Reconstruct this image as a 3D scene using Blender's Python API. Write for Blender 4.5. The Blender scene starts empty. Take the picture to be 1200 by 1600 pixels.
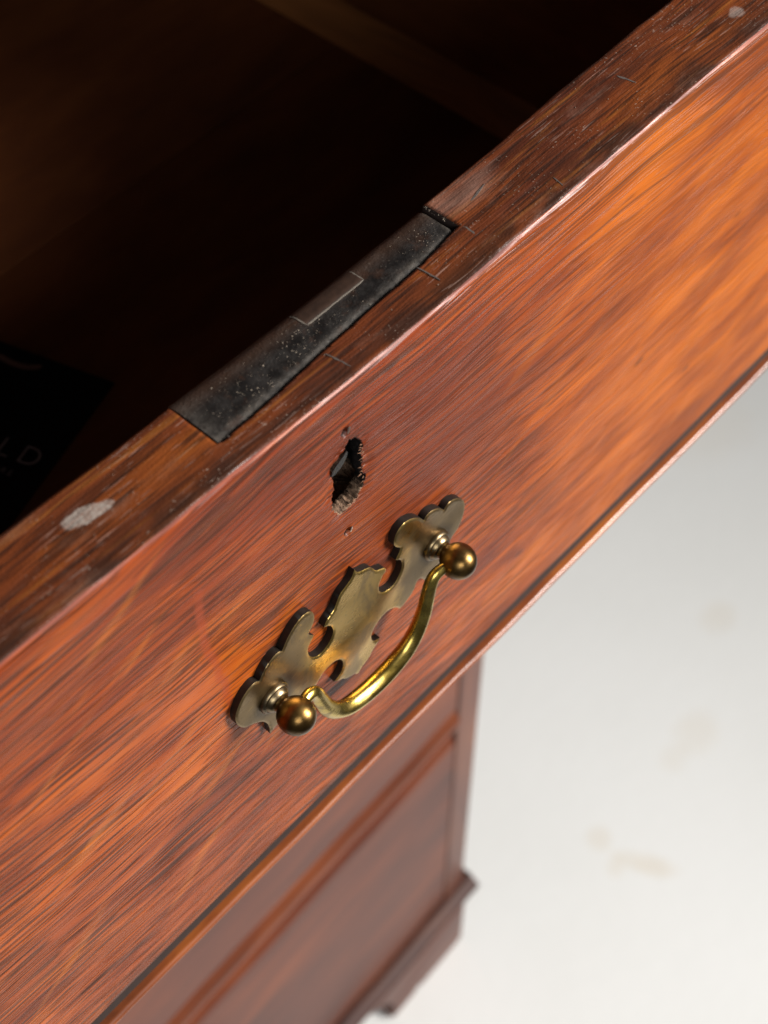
import bpy, bmesh, math, random
import numpy as np
from mathutils import Matrix, Vector

random.seed(7)
rng = np.random.default_rng(11)
scn = bpy.context.scene
C = scn.collection
MM = 0.001

# ------------------------------------------------------------------ camera
cam_d = bpy.data.cameras.new('camera')
cam = bpy.data.objects.new('camera', cam_d)
C.objects.link(cam)
cam_d.sensor_fit = 'VERTICAL'
cam_d.sensor_height = 36.0
cam_d.lens = 54.0
cam_d.clip_start = 0.01
cam_d.clip_end = 100.0
_r = Vector((0.64427039, -0.76479329, -0.00262237))
_d = Vector((-0.61810092, -0.51866965, -0.59070555))
_f = Vector((0.4504075, 0.38219499, -0.80688294))
cm = Matrix((( _r.x, -_d.x, -_f.x, -0.148),
             ( _r.y, -_d.y, -_f.y, -0.273),
             ( _r.z, -_d.z, -_f.z, 1.306),
             (0, 0, 0, 1)))
cam.matrix_world = cm
cam_d.dof.use_dof = True
cam_d.dof.focus_distance = 0.350
cam_d.dof.aperture_fstop = 16.0
scn.camera = cam

# ------------------------------------------------------------------ light
scn.view_settings.view_transform = 'Standard'
scn.view_settings.look = 'None'
scn.view_settings.gamma = 1.0
scn.view_settings.use_curve_mapping = False
scn.view_settings.exposure = 0.0

world = bpy.data.worlds.new('World')
scn.world = world
world.use_nodes = True
bg = world.node_tree.nodes['Background']
bg.inputs['Color'].default_value = (0.92, 0.96, 1.0, 1)
bg.inputs['Strength'].default_value = 0.06

def area(name, loc, target, sx, sy, power, col, spread=180):
    l = bpy.data.lights.new(name, 'AREA')
    l.shape = 'RECTANGLE'; l.size = sx; l.size_y = sy
    l.energy = power; l.color = col; l.spread = math.radians(spread)
    o = bpy.data.objects.new(name, l); C.objects.link(o)
    o.location = loc
    o.rotation_euler = (Vector(target) - Vector(loc)).to_track_quat('-Z', 'Y').to_euler()
    return o
HANDLE = Vector((0.0, -0.14, 0.985))
kd = Vector((0.58, -0.71, 0.37)).normalized()
area('window_light', HANDLE + kd * 1.8, HANDLE, 0.6, 0.8, 31, (1.0, 0.975, 0.945), 105)
area('room_fill_light', (-0.9, -1.5, 1.85), (0.15, -0.35, 0.0), 0.9, 0.8, 17, (0.95, 0.98, 1.0))

scn.cycles.use_denoising = True
scn.cycles.max_bounces = 8
scn.cycles.sample_clamp_indirect = 6.0

# ------------------------------------------------------------------ node helpers
class NT:
    def __init__(s, name):
        s.m = bpy.data.materials.new(name); s.m.use_nodes = True
        s.t = s.m.node_tree; s.t.nodes.clear()
        s.out = s.t.nodes.new('ShaderNodeOutputMaterial')
        s.b = s.t.nodes.new('ShaderNodeBsdfPrincipled')
        s.t.links.new(s.b.outputs[0], s.out.inputs[0])
        tc = s.t.nodes.new('ShaderNodeTexCoord')
        s.P = tc.outputs['Object']
        sp = s.t.nodes.new('ShaderNodeSeparateXYZ'); s.t.links.new(s.P, sp.inputs[0])
        s.x, s.y, s.z = sp.outputs
    def put(s, sock, v):
        if isinstance(v, bpy.types.NodeSocket): s.t.links.new(v, sock)
        elif isinstance(v, tuple) and len(v) == 3 and sock.type == 'RGBA': sock.default_value = (*v, 1)
        else: sock.default_value = v
    def math(s, op, a, b=0.0, c=0.0, clamp=False):
        n = s.t.nodes.new('ShaderNodeMath'); n.operation = op; n.use_clamp = clamp
        s.put(n.inputs[0], a); s.put(n.inputs[1], b); s.put(n.inputs[2], c)
        return n.outputs[0]
    def vec(s, x, y, z):
        n = s.t.nodes.new('ShaderNodeCombineXYZ')
        s.put(n.inputs[0], x); s.put(n.inputs[1], y); s.put(n.inputs[2], z)
        return n.outputs[0]
    def noise(s, v, scale=1.0, detail=2.0, rough=0.5, dist=0.0):
        n = s.t.nodes.new('ShaderNodeTexNoise')
        s.put(n.inputs['Vector'], v); n.inputs['Scale'].default_value = scale
        n.inputs['Detail'].default_value = detail; n.inputs['Roughness'].default_value = rough
        n.inputs['Distortion'].default_value = dist
        return n.outputs[0]
    def vor(s, v, scale=1.0):
        n = s.t.nodes.new('ShaderNodeTexVoronoi')
        s.put(n.inputs['Vector'], v); n.inputs['Scale'].default_value = scale
        return n.outputs['Distance'], n.outputs['Color']
    def ss(s, v, lo, hi, a=0.0, b=1.0):
        n = s.t.nodes.new('ShaderNodeMapRange'); n.interpolation_type = 'SMOOTHSTEP'
        s.put(n.inputs[0], v); s.put(n.inputs[1], lo); s.put(n.inputs[2], hi)
        s.put(n.inputs[3], a); s.put(n.inputs[4], b)
        return n.outputs[0]
    def mix(s, f, a, b, mode='MIX'):
        n = s.t.nodes.new('ShaderNodeMix'); n.data_type = 'RGBA'; n.blend_type = mode
        s.put(n.inputs[0], f); s.put(n.inputs[6], a); s.put(n.inputs[7], b)
        return n.outputs[2]
    def ramp(s, v, pts):
        n = s.t.nodes.new('ShaderNodeValToRGB'); e = n.color_ramp.elements
        while len(e) < len(pts): e.new(0.5)
        for k, (p, c) in zip(e, pts): k.position = p; k.color = (*c, 1)
        s.put(n.inputs[0], v); return n.outputs[0]
    def bump(s, h, dist, strength=1.0, prev=None):
        n = s.t.nodes.new('ShaderNodeBump'); n.inputs['Distance'].default_value = dist
        n.inputs['Strength'].default_value = strength; s.put(n.inputs['Height'], h)
        if prev is not None: s.put(n.inputs['Normal'], prev)
        return n.outputs[0]
    def done(s, col, rough, normal=None, metal=0.0, spec=0.5, coat=0.0, coat_r=0.1, ior=1.5):
        b = s.b
        s.put(b.inputs['Base Color'], col); s.put(b.inputs['Roughness'], rough)
        b.inputs['Metallic'].default_value = metal if not isinstance(metal, bpy.types.NodeSocket) else 0
        if isinstance(metal, bpy.types.NodeSocket): s.put(b.inputs['Metallic'], metal)
        b.inputs['Specular IOR Level'].default_value = spec
        b.inputs['IOR'].default_value = ior
        b.inputs['Coat Weight'].default_value = coat; b.inputs['Coat Roughness'].default_value = coat_r
        if normal is not None:
            s.put(b.inputs['Normal'], normal)
            if coat: s.put(b.inputs['Coat Normal'], normal)
        return s.m

# ------------------------------------------------------------------ materials
def mat_front():
    n = NT('polished_wood_front')
    x, y, z = n.x, n.y, n.z
    # the grain dips to the right below the lock, and runs true near the top and at the right end
    tilt = n.math('MULTIPLY', n.ss(x, 0.16, -0.04), n.ss(z, -0.012, -0.055))
    zz = n.math('ADD', z, n.math('MULTIPLY', n.math('MULTIPLY', n.math('SUBTRACT', x, 0.1), 0.11), tilt))
    w1 = n.noise(n.vec(n.math('MULTIPLY', x, 7), 0.3, n.math('MULTIPLY', z, 16)), 1, 2)
    zz = n.math('ADD', zz, n.math('MULTIPLY', n.math('SUBTRACT', w1, 0.5), 0.016))
    w2 = n.noise(n.vec(n.math('MULTIPLY', x, 40), 2.3, n.math('MULTIPLY', z, 70)), 1, 1)
    zz = n.math('ADD', zz, n.math('MULTIPLY', n.math('SUBTRACT', w2, 0.5), 0.0016))
    def g(ax, az, seed, detail=2, rough=0.5):
        return n.noise(n.vec(n.math('MULTIPLY', x, ax), seed, n.math('MULTIPLY', zz, az)), 1, detail, rough)
    large = g(11, 34, 5.1, 3, 0.55)
    med = g(26, 120, 11.7, 3, 0.6)
    band = g(16, 330, 1.7, 3, 0.6)
    fine = g(44, 900, 9.2, 2, 0.6)
    pores = g(70, 1700, 3.3, 1)
    tone = n.math('ADD', n.math('MULTIPLY', large, 0.62), n.math('MULTIPLY', med, 0.38))
    base = n.ramp(tone, [(0.36, (0.115, 0.026, 0.011)), (0.45, (0.215, 0.046, 0.012)),
                         (0.55, (0.335, 0.080, 0.013)), (0.68, (0.47, 0.135, 0.016))])
    base = n.mix(n.ss(x, 0.02, 0.17, 0.0, 0.65), base, n.mix(n.ss(tone, 0.38, 0.62), (0.26, 0.070, 0.012), (0.50, 0.160, 0.018)))
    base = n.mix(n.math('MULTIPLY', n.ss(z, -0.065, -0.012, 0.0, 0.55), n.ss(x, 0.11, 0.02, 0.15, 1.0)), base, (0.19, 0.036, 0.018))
    base = n.mix(n.ss(band, 0.48, 0.34, 0.0, 0.14), base, (0.085, 0.024, 0.015))
    base = n.mix(n.ss(band, 0.56, 0.70, 0.0, 0.14), base, (0.50, 0.135, 0.018))
    # thin long growth lines: level lines of stretched noise, broken into dashes
    ln = g(9, 440, 21.0, 1)
    dash = g(60, 260, 17.0, 1)
    l1 = n.math('MULTIPLY', n.ss(n.math('ABSOLUTE', n.math('SUBTRACT', ln, 0.47)), 0.055, 0.018), n.ss(dash, 0.28, 0.44))
    l2 = n.math('MULTIPLY', n.ss(n.math('ABSOLUTE', n.math('SUBTRACT', ln, 0.60)), 0.042, 0.012), n.ss(dash, 0.68, 0.52))
    lines = n.math('MAXIMUM', l1, l2)
    lam = n.math('MULTIPLY', lines, n.ss(x, 0.03, 0.13, 0.74, 0.22))
    base = n.mix(n.math('MULTIPLY', n.ss(fine, 0.46, 0.36), 0.15), base, (0.055, 0.017, 0.011))
    base = n.mix(n.ss(fine, 0.56, 0.68, 0.0, 0.22), base, (0.54, 0.150, 0.022))
    base = n.mix(lam, base, (0.026, 0.011, 0.008))
    # strong dark growth lines under the top edge
    tl = g(5, 520, 14.0, 1)
    tmask = n.math('MULTIPLY', n.ss(z, -0.040, -0.012), n.ss(tl, 0.50, 0.60))
    base = n.mix(n.math('MULTIPLY', tmask, 0.55), base, (0.050, 0.020, 0.013))
    # ray flecks slanting across the grain
    rx = n.math('ADD', n.math('MULTIPLY', x, 0.80), n.math('MULTIPLY', z, 0.60))
    rz = n.math('SUBTRACT', n.math('MULTIPLY', z, 0.80), n.math('MULTIPLY', x, 0.60))
    fl = n.noise(n.vec(n.math('MULTIPLY', rx, 22), 7.7, n.math('MULTIPLY', rz, 120)), 1, 2, 0.5)
    flk = n.math('MULTIPLY', n.ss(fl, 0.58, 0.74), n.ss(w1, 0.40, 0.62))
    base = n.mix(n.math('MULTIPLY', flk, 0.32), base, (0.47, 0.165, 0.034))
    kx = n.math('DIVIDE', n.math('SUBTRACT', x, 0.018), 0.060); kz = n.math('DIVIDE', n.math('ADD', z, 0.050), 0.034)
    kr = n.math('ADD', n.math('ADD', n.math('MULTIPLY', kx, kx), n.math('MULTIPLY', kz, kz)), n.math('MULTIPLY', n.math('SUBTRACT', large, 0.5), 2.4))
    base = n.mix(n.ss(kr, 1.5, 0.1, 0.0, 0.55), base, (0.105, 0.023, 0.012))
    # deep pores
    pm = n.ss(pores, 0.62, 0.655)
    base = n.mix(n.math('MULTIPLY', pm, n.ss(x, 0.0, 0.10, 0.45, 0.18)), base, (0.016, 0.009, 0.007))
    # dark handled patch around the pull
    dx = n.math('DIVIDE', n.math('SUBTRACT', x, 0.045), 0.050)
    dz = n.math('DIVIDE', n.math('ADD', z, 0.125), 0.028)
    rr = n.math('ADD', n.math('MULTIPLY', dx, dx), n.math('MULTIPLY', dz, dz))
    patch = n.noise(n.vec(n.math('MULTIPLY', x, 40), 4, n.math('MULTIPLY', zz, 120)), 1, 3)
    base = n.mix(n.math('MULTIPLY', n.ss(rr, 1.1, 0.2), n.ss(patch, 0.45, 0.65, 0.0, 0.6)), base, (0.085, 0.022, 0.020))
    # small bruises
    d, _c = n.vor(n.vec(n.math('MULTIPLY', x, 30), 0, n.math('MULTIPLY', zz, 60)), 1)
    br = n.ss(d, 0.10, 0.03)
    base = n.mix(n.math('MULTIPLY', br, 0.6), base, (0.03, 0.012, 0.010))
    # wandering water streaks
    sw = n.noise(n.vec(2.0, 1.0, n.math('MULTIPLY', z, 55)), 1, 2)
    sx_ = n.math('ADD', n.math('ADD', x, 0.046), n.math('ADD', n.math('MULTIPLY', z, 0.10), n.math('MULTIPLY', n.math('SUBTRACT', sw, 0.5), 0.012)))
    stm = n.math('MULTIPLY', n.ss(n.math('ABSOLUTE', sx_), 0.0018, 0.0004), n.math('MULTIPLY', n.ss(z, -0.088, -0.075), n.ss(z, -0.020, -0.034)))
    base = n.mix(n.math('MULTIPLY', stm, 0.55), base, (0.27, 0.055, 0.026))
    rough = n.math('ADD', n.math('MULTIPLY', fine, 0.16), n.math('MULTIPLY', pm, 0.2))
    rough = n.math('ADD', rough, n.ss(large, 0.3, 0.7, 0.34, 0.26))
    h = n.math('ADD', n.math('MULTIPLY', fine, 0.5), n.math('MULTIPLY', n.math('SUBTRACT', 1.0, n.math('MAXIMUM', pm, lines)), 0.9))
    h = n.math('ADD', h, n.math('MULTIPLY', band, 0.5))
    nb = n.bump(h, 0.00020, 0.55)
    wob = n.noise(n.P, 55, 2)
    nb = n.bump(wob, 0.0012, 0.30, nb)
    base = n.mix(1.0, base, (0.86, 0.70, 0.44), 'MULTIPLY')
    for (px, pz, pr) in ((0.0021, -0.0168, 0.0009), (0.0017, -0.0517, 0.0009)):      # dark centres in the nail holes
        qx = n.math('SUBTRACT', x, px); qz = n.math('SUBTRACT', z, pz)
        q = n.math('SQRT', n.math('ADD', n.math('MULTIPLY', qx, qx), n.math('MULTIPLY', qz, qz)))
        base = n.mix(n.ss(q, pr * 1.25, pr * 0.7), base, (0.008, 0.006, 0.005))
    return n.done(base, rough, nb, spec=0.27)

def mat_top():
    n = NT('worn_wood_top')
    x, y, z = n.x, n.y, n.z
    w1 = n.noise(n.vec(n.math('MULTIPLY', x, 9), n.math('MULTIPLY', y, 30), 0.0), 1, 2)
    yy = n.math('ADD', y, n.math('MULTIPLY', n.math('SUBTRACT', w1, 0.5), 0.006))
    def g(ax, ay, seed, detail=2, rough=0.5):
        return n.noise(n.vec(n.math('MULTIPLY', x, ax), n.math('MULTIPLY', yy, ay), seed), 1, detail, rough)
    large = g(16, 90, 2.2, 3)
    band = g(24, 520, 6.2, 3, 0.6)
    fine = g(60, 1300, 4.2, 2)
    base = n.ramp(large, [(0.32, (0.070, 0.016, 0.006)), (0.5, (0.140, 0.032, 0.008)), (0.68, (0.210, 0.053, 0.010))])
    base = n.mix(n.ss(band, 0.50, 0.36, 0.0, 0.6), base, (0.034, 0.011, 0.006))
    base = n.mix(n.ss(band, 0.56, 0.70, 0.0, 0.45), base, (0.27, 0.092, 0.014))
    base = n.mix(n.ss(fine, 0.50, 0.34, 0.0, 0.75), base, (0.020, 0.009, 0.006))
    # grime gathered along the front edge
    gr = n.noise(n.vec(n.math('MULTIPLY', x, 90), n.math('MULTIPLY', y, 120), 1.0), 1, 3)
    base = n.mix(n.math('MULTIPLY', n.ss(y, 0.0085, 0.002), n.ss(gr, 0.35, 0.6, 0.25, 0.85)), base, (0.030, 0.012, 0.007))
    # pale scuffs along the grain and scattered dust
    sc = g(120, 1700, 8.0, 1)
    msk = n.noise(n.P, 38, 2)
    scm = n.math('MULTIPLY', n.ss(sc, 0.63, 0.69), n.ss(msk, 0.44, 0.60))
    base = n.mix(n.math('MULTIPLY', scm, 0.34), base, (0.32, 0.22, 0.18))
    sp = n.noise(n.P, 1700, 1)
    msk2 = n.noise(n.P, 75, 3, 0.6)
    spm = n.math('MULTIPLY', n.ss(sp, 0.66, 0.74), n.ss(msk2, 0.48, 0.64))
    base = n.mix(n.math('MULTIPLY', spm, 0.55), base, (0.36, 0.28, 0.22))
    # pale grey-brown film here and there
    film = n.noise(n.vec(n.math('MULTIPLY', x, 55), n.math('MULTIPLY', y, 160), 3.0), 1, 4, 0.65)
    base = n.mix(n.ss(film, 0.54, 0.74, 0.0, 0.18), base, (0.30, 0.17, 0.12))
    # dusty film beside the mortise
    ddx = n.math('DIVIDE', n.math('SUBTRACT', x, 0.059), 0.012)
    ddy = n.math('DIVIDE', n.math('SUBTRACT', y, 0.019), 0.006)
    dr = n.math('ADD', n.math('MULTIPLY', ddx, ddx), n.math('MULTIPLY', ddy, ddy))
    base = n.mix(n.math('MULTIPLY', n.ss(dr, 1.4, 0.1), n.ss(gr, 0.3, 0.7, 0.2, 0.6)), base, (0.28, 0.15, 0.11))
    # one bleached spot
    warp = n.noise(n.P, 320, 3)
    rot = math.radians(14)
    ex = n.math('ADD', x, 0.0537); ey = n.math('SUBTRACT', y, 0.0133)
    ux = n.math('ADD', n.math('MULTIPLY', ex, math.cos(rot)), n.math('MULTIPLY', ey, -math.sin(rot)))
    uy = n.math('ADD', n.math('MULTIPLY', ex, math.sin(rot)), n.math('MULTIPLY', ey, math.cos(rot)))
    ux = n.math('DIVIDE', ux, 0.0058); uy = n.math('DIVIDE', uy, 0.0021)
    sr = n.math('ADD', n.math('ADD', n.math('MULTIPLY', ux, ux), n.math('MULTIPLY', uy, uy)), n.math('MULTIPLY', n.math('SUBTRACT', warp, 0.5), 1.5))
    spot = n.ss(sr, 1.05, 0.55)
    base = n.mix(n.math('MULTIPLY', spot, n.ss(sp, 0.3, 0.6, 0.45, 0.85)), base, (0.33, 0.28, 0.24))
    d2x = n.math('DIVIDE', n.math('SUBTRACT', x, 0.152), 0.0030)
    d2y = n.math('DIVIDE', n.math('SUBTRACT', y, 0.0085), 0.0018)
    s2 = n.math('ADD', n.math('ADD', n.math('MULTIPLY', d2x, d2x), n.math('MULTIPLY', d2y, d2y)), n.math('MULTIPLY', n.math('SUBTRACT', warp, 0.5), 3.0))
    base = n.mix(n.ss(s2, 1.2, 0.3, 0.0, 0.35), base, (0.40, 0.34, 0.30))
    h = n.math('ADD', n.math('MULTIPLY', fine, 0.8), n.math('MULTIPLY', band, 0.8))
    h = n.math('ADD', h, n.math('MULTIPLY', sp, 0.35))
    nb = n.bump(h, 0.00028, 0.8)
    rough = n.ss(large, 0.3, 0.7, 0.46, 0.36)
    return n.done(base, rough, nb, spec=0.33)

def mat_edge():
    n = NT('rubbed_red_edge')
    v = n.vec(n.math('MULTIPLY', n.x, 38), n.math('MULTIPLY', n.y, 900), n.math('MULTIPLY', n.z, 900))
    a = n.noise(v, 1, 4, 0.6)
    base = n.ramp(a, [(0.3, (0.07, 0.014, 0.008)), (0.5, (0.19, 0.038, 0.016)), (0.7, (0.32, 0.075, 0.022))])
    d = n.noise(n.vec(n.math('MULTIPLY', n.x, 260), n.math('MULTIPLY', n.y, 700), n.z), 1, 2)
    base = n.mix(n.ss(d, 0.66, 0.74, 0.0, 0.6), base, (0.05, 0.02, 0.03))
    wear = n.noise(n.vec(n.math('MULTIPLY', n.x, 22), 1.0, 4.0), 1, 3, 0.6)
    wear = n.math('ADD', wear, n.math('ADD', n.ss(n.x, 0.0, -0.09, 0.0, 0.22), n.ss(a, 0.35, 0.65, 0.1, -0.1)))
    rough = n.ss(wear, 0.36, 0.72, 0.36, 0.78)
    nb = n.bump(a, 0.0004, 0.7)
    return n.done(base, rough, nb, spec=0.4)

def mat_plain(name, dark, mid, light, rough=0.36, sx=14, sz=240, coat=0.1, axis='z', spec=0.5):
    n = NT(name)
    a, b, c = (n.x, n.y, n.z)
    if axis == 'v': a, c = c, a            # grain running upright
    if axis == 'y': a, b, c = b, c, a      # grain running front to back
    w = n.noise(n.P, 9, 2)
    cz = n.math('ADD', c, n.math('MULTIPLY', n.math('SUBTRACT', w, 0.5), 0.02))
    g1 = n.noise(n.vec(n.math('MULTIPLY', a, sx), n.math('MULTIPLY', b, sx * 4), n.math('MULTIPLY', cz, sz)), 1, 4, 0.6)
    g2 = n.noise(n.vec(n.math('MULTIPLY', a, 6), n.math('MULTIPLY', b, 20), n.math('MULTIPLY', cz, 26)), 1, 3)
    m = n.math('ADD', n.math('MULTIPLY', g1, 0.55), n.math('MULTIPLY', g2, 0.45))
    base = n.ramp(m, [(0.34, dark), (0.5, mid), (0.64, light)])
    nb = n.bump(g1, 0.0003, 0.5)
    return n.done(base, rough, nb, coat=coat, coat_r=0.2, spec=spec)

M = {}
M['front'] = mat_front()
M['top'] = mat_top()
M['edge'] = mat_edge()
M['case'] = mat_plain('polished_case_wood', (0.045, 0.010, 0.005), (0.100, 0.022, 0.008), (0.165, 0.038, 0.010), 0.38, coat=0.0, spec=0.22, sx=10, sz=90)
M['case_v'] = mat_plain('polished_upright_wood', (0.060, 0.024, 0.018), (0.120, 0.040, 0.024), (0.19, 0.064, 0.028), 0.38, axis='v', coat=0.0, spec=0.22)
M['bead'] = mat_plain('bead_wood', (0.06, 0.016, 0.007), (0.18, 0.044, 0.010), (0.30, 0.085, 0.014), 0.36, sx=20, sz=500, coat=0.2)
M['raw'] = mat_plain('raw_drawer_wood', (0.080, 0.026, 0.009), (0.135, 0.044, 0.013), (0.19, 0.066, 0.020), 0.6, coat=0.0, spec=0.3, axis='y')
M['strip'] = mat_plain('corner_strip_wood', (0.11, 0.038, 0.011), (0.20, 0.072, 0.019), (0.27, 0.100, 0.027), 0.55, coat=0.0, axis='y')
M['raw_b'] = mat_plain('drawer_bottom_wood', (0.060, 0.016, 0.005), (0.100, 0.027, 0.007), (0.140, 0.040, 0.010), 0.6, coat=0.0, spec=0.3)

def mat_torn():
    n = NT('torn_wood_fibre')
    a = n.noise(n.vec(n.math('MULTIPLY', n.x, 900), n.math('MULTIPLY', n.y, 400), n.math('MULTIPLY', n.z, 900)), 1, 3, 0.7)
    unshaded = n.ss(n.z, -0.0385, -0.0410)
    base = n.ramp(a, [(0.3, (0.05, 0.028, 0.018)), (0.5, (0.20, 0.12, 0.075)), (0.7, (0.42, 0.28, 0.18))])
    base = n.mix(unshaded, (0.012, 0.009, 0.008), base)  # walls above the tan foot painted near black for the hole's shade
    return n.done(base, 0.8, n.bump(a, 0.0008, 1.0), spec=0.2)
M['torn'] = mat_torn()

def mat_brass(name, lo, hi, tarn, r0, r1, tarn_amt, scale=70, ends=False):
    n = NT(name)
    a = n.noise(n.P, scale, 3, 0.55)
    f = n.noise(n.P, 900, 2)
    s = n.noise(n.vec(n.math('MULTIPLY', n.x, 260), n.math('MULTIPLY', n.y, 900), n.math('MULTIPLY', n.z, 1500)), 1, 2)
    base = n.mix(n.ss(a, 0.35, 0.65), lo, hi)
    t = n.math('MULTIPLY', n.ss(n.noise(n.P, scale * 0.8, 4, 0.65, 0.6), 0.46, 0.60), tarn_amt)
    if ends:    # the plate is browner towards both ends, brighter in the middle
        ex = n.math('ADD', n.math('ABSOLUTE', n.x), n.math('MULTIPLY', n.math('SUBTRACT', a, 0.5), 0.03))
        t = n.math('MAXIMUM', n.math('MULTIPLY', t, 0.6), n.ss(ex, 0.013, 0.021, 0.0, 0.75))
    base = n.mix(t, base, tarn)
    base = n.mix(n.ss(f, 0.60, 0.76, 0.0, 0.40), base, (0.06, 0.042, 0.024))
    scr = n.noise(n.vec(n.math('MULTIPLY', n.math('ADD', n.x, n.math('MULTIPLY', n.z, 0.4)), 120), 3.0, n.math('MULTIPLY', n.math('SUBTRACT', n.z, n.math('MULTIPLY', n.x, 0.3)), 1900)), 1, 1)
    base = n.mix(n.ss(scr, 0.66, 0.72, 0.0, 0.35), base, hi)
    if ends:    # old polish and dirt caught round the posts
        px = n.math('SUBTRACT', n.math('ABSOLUTE', n.x), 0.029); pz = n.math('SUBTRACT', n.z, 0.0064)
        pd = n.math('SQRT', n.math('ADD', n.math('MULTIPLY', px, px), n.math('MULTIPLY', pz, pz)))
        pd = n.math('ADD', pd, n.math('MULTIPLY', n.math('SUBTRACT', a, 0.5), 0.006))
        base = n.mix(n.ss(pd, 0.0085, 0.0050, 0.0, 0.6), base, (0.045, 0.032, 0.020))
    rough = n.math('ADD', n.math('ADD', n.ss(a, 0.3, 0.7, r0, r1), n.math('MULTIPLY', t, 0.10)), n.math('MULTIPLY', s, 0.06))
    nb = n.bump(n.math('ADD', f, s), 0.00004, 0.6)
    nb = n.bump(n.noise(n.P, 80, 1), 0.0012, 0.18, nb)
    return n.done(base, rough, nb, metal=1.0)
M['brass'] = mat_brass('aged_brass', (0.57, 0.360, 0.095), (0.71, 0.475, 0.150), (0.20, 0.138, 0.085), 0.22, 0.32, 1.0, ends=True)
M['ring'] = mat_brass('tarnished_brass', (0.17, 0.120, 0.062), (0.24, 0.175, 0.095), (0.11, 0.082, 0.052), 0.24, 0.32, 0.7, 200)
M['bail'] = mat_brass('rubbed_brass', (0.47, 0.325, 0.070), (0.62, 0.455, 0.11), (0.20, 0.135, 0.05), 0.17, 0.27, 0.7, 130)
M['ball'] = mat_brass('brown_bronze', (0.115, 0.062, 0.020), (0.23, 0.135, 0.042), (0.07, 0.04, 0.018), 0.25, 0.33, 0.55, 160)

def mat_iron():  # noqa
    n = NT('dark_iron')
    a = n.noise(n.P, 240, 4, 0.65)
    base = n.mix(n.ss(a, 0.35, 0.7), (0.007, 0.006, 0.0055), (0.019, 0.016, 0.014))
    base = n.mix(n.ss(n.y, 0.0155, 0.0215, 0.0, 0.8), base, (0.048, 0.024, 0.014))  # rear rounding painted a lighter brown for the light it catches
    # dust: fine grains everywhere and a grey film along the edges
    sp = n.noise(n.P, 1500, 2, 0.6)
    mk = n.noise(n.P, 110, 2)
    lft = n.ss(n.x, 0.02, -0.02)
    dm = n.math('MULTIPLY', n.ss(sp, 0.64, 0.76), n.ss(n.math('ADD', mk, n.math('MULTIPLY', lft, 0.12)), 0.42, 0.62))
    base = n.mix(n.math('MULTIPLY', dm, 0.35), base, (0.20, 0.17, 0.135))
    el = n.ss(n.x, -0.019, -0.0255)
    fy = n.math('ADD', 0.0085, n.math('MULTIPLY', n.math('ADD', n.x, 0.025), 0.05))
    ef = n.math('MULTIPLY', n.ss(n.math('SUBTRACT', n.y, fy), 0.0026, 0.0), 0.75)
    er = n.ss(n.x, 0.0485, 0.0505)
    film = n.math('MAXIMUM', n.math('MAXIMUM', n.math('MULTIPLY', el, 0.55), ef), n.math('MULTIPLY', er, 0.8))
    film = n.math('MULTIPLY', film, n.ss(n.noise(n.P, 420, 3, 0.6), 0.3, 0.7, 0.15, 0.9))
    base = n.mix(n.math('MULTIPLY', film, 0.75), base, (0.135, 0.112, 0.090))
    scr = n.noise(n.vec(n.math('MULTIPLY', n.x, 55), n.math('MULTIPLY', n.math('ADD', n.y, n.math('MULTIPLY', n.x, 0.12)), 1500), 2.0), 1, 1)
    base = n.mix(n.ss(scr, 0.66, 0.72, 0.0, 0.28), base, (0.07, 0.058, 0.048))
    rust = n.noise(n.P, 160, 4, 0.7)
    base = n.mix(n.ss(rust, 0.54, 0.68, 0.0, 0.6), base, (0.040, 0.018, 0.010))
    nb = n.bump(n.math('ADD', a, sp), 0.00025, 0.6)
    rough = n.math('ADD', n.ss(a, 0.3, 0.7, 0.34, 0.58), n.math('MULTIPLY', film, 0.3))
    return n.done(base, rough, nb, spec=0.45)
M['iron'] = mat_iron()

def simple(name, col, rough=0.5, metal=0.0, nscale=300, var=0.35, spec=0.4):
    n = NT(name)
    a = n.noise(n.P, nscale, 3)
    base = n.mix(a, tuple(c * (1 - var) for c in col), tuple(min(1, c * (1 + var)) for c in col))
    return n.done(base, rough, n.bump(a, 0.0001, 0.4), metal=metal, spec=spec)
M['patina_shade'] = simple('shaded_brass_edge', (0.014, 0.010, 0.007), 0.5, 0.3, 900, 0.6)  # tarnish and side shade both painted into the plate walls
M['bolt'] = simple('rusted_bolt', (0.030, 0.015, 0.009), 0.5, 0.0, 700, 0.6)
M['dust'] = simple('pale_dust', (0.25, 0.20, 0.15), 0.9, 0, 2000)
M['scribe'] = simple('dusty_knife_mark', (0.085, 0.065, 0.055), 0.8, 0, 2500, 0.5)
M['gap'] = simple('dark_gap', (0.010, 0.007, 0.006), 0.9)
M['recess_shade'] = simple('painted_recess_shade', (0.020, 0.011, 0.008), 0.85)  # shade of the bead groove and mortise, painted in as a dark colour
M['card'] = simple('black_card', (0.0035, 0.0035, 0.0042), 0.55, 0, 900, 0.2, 0.15)
M['print'] = simple('grey_print', (0.24, 0.20, 0.20), 0.6, 0, 900, 0.2)
M['print_b'] = simple('brown_print', (0.14, 0.07, 0.05), 0.6, 0, 900, 0.2)
M['steel'] = simple('bent_steel', (0.07, 0.067, 0.064), 0.45, 1.0, 1200, 0.4)

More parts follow.
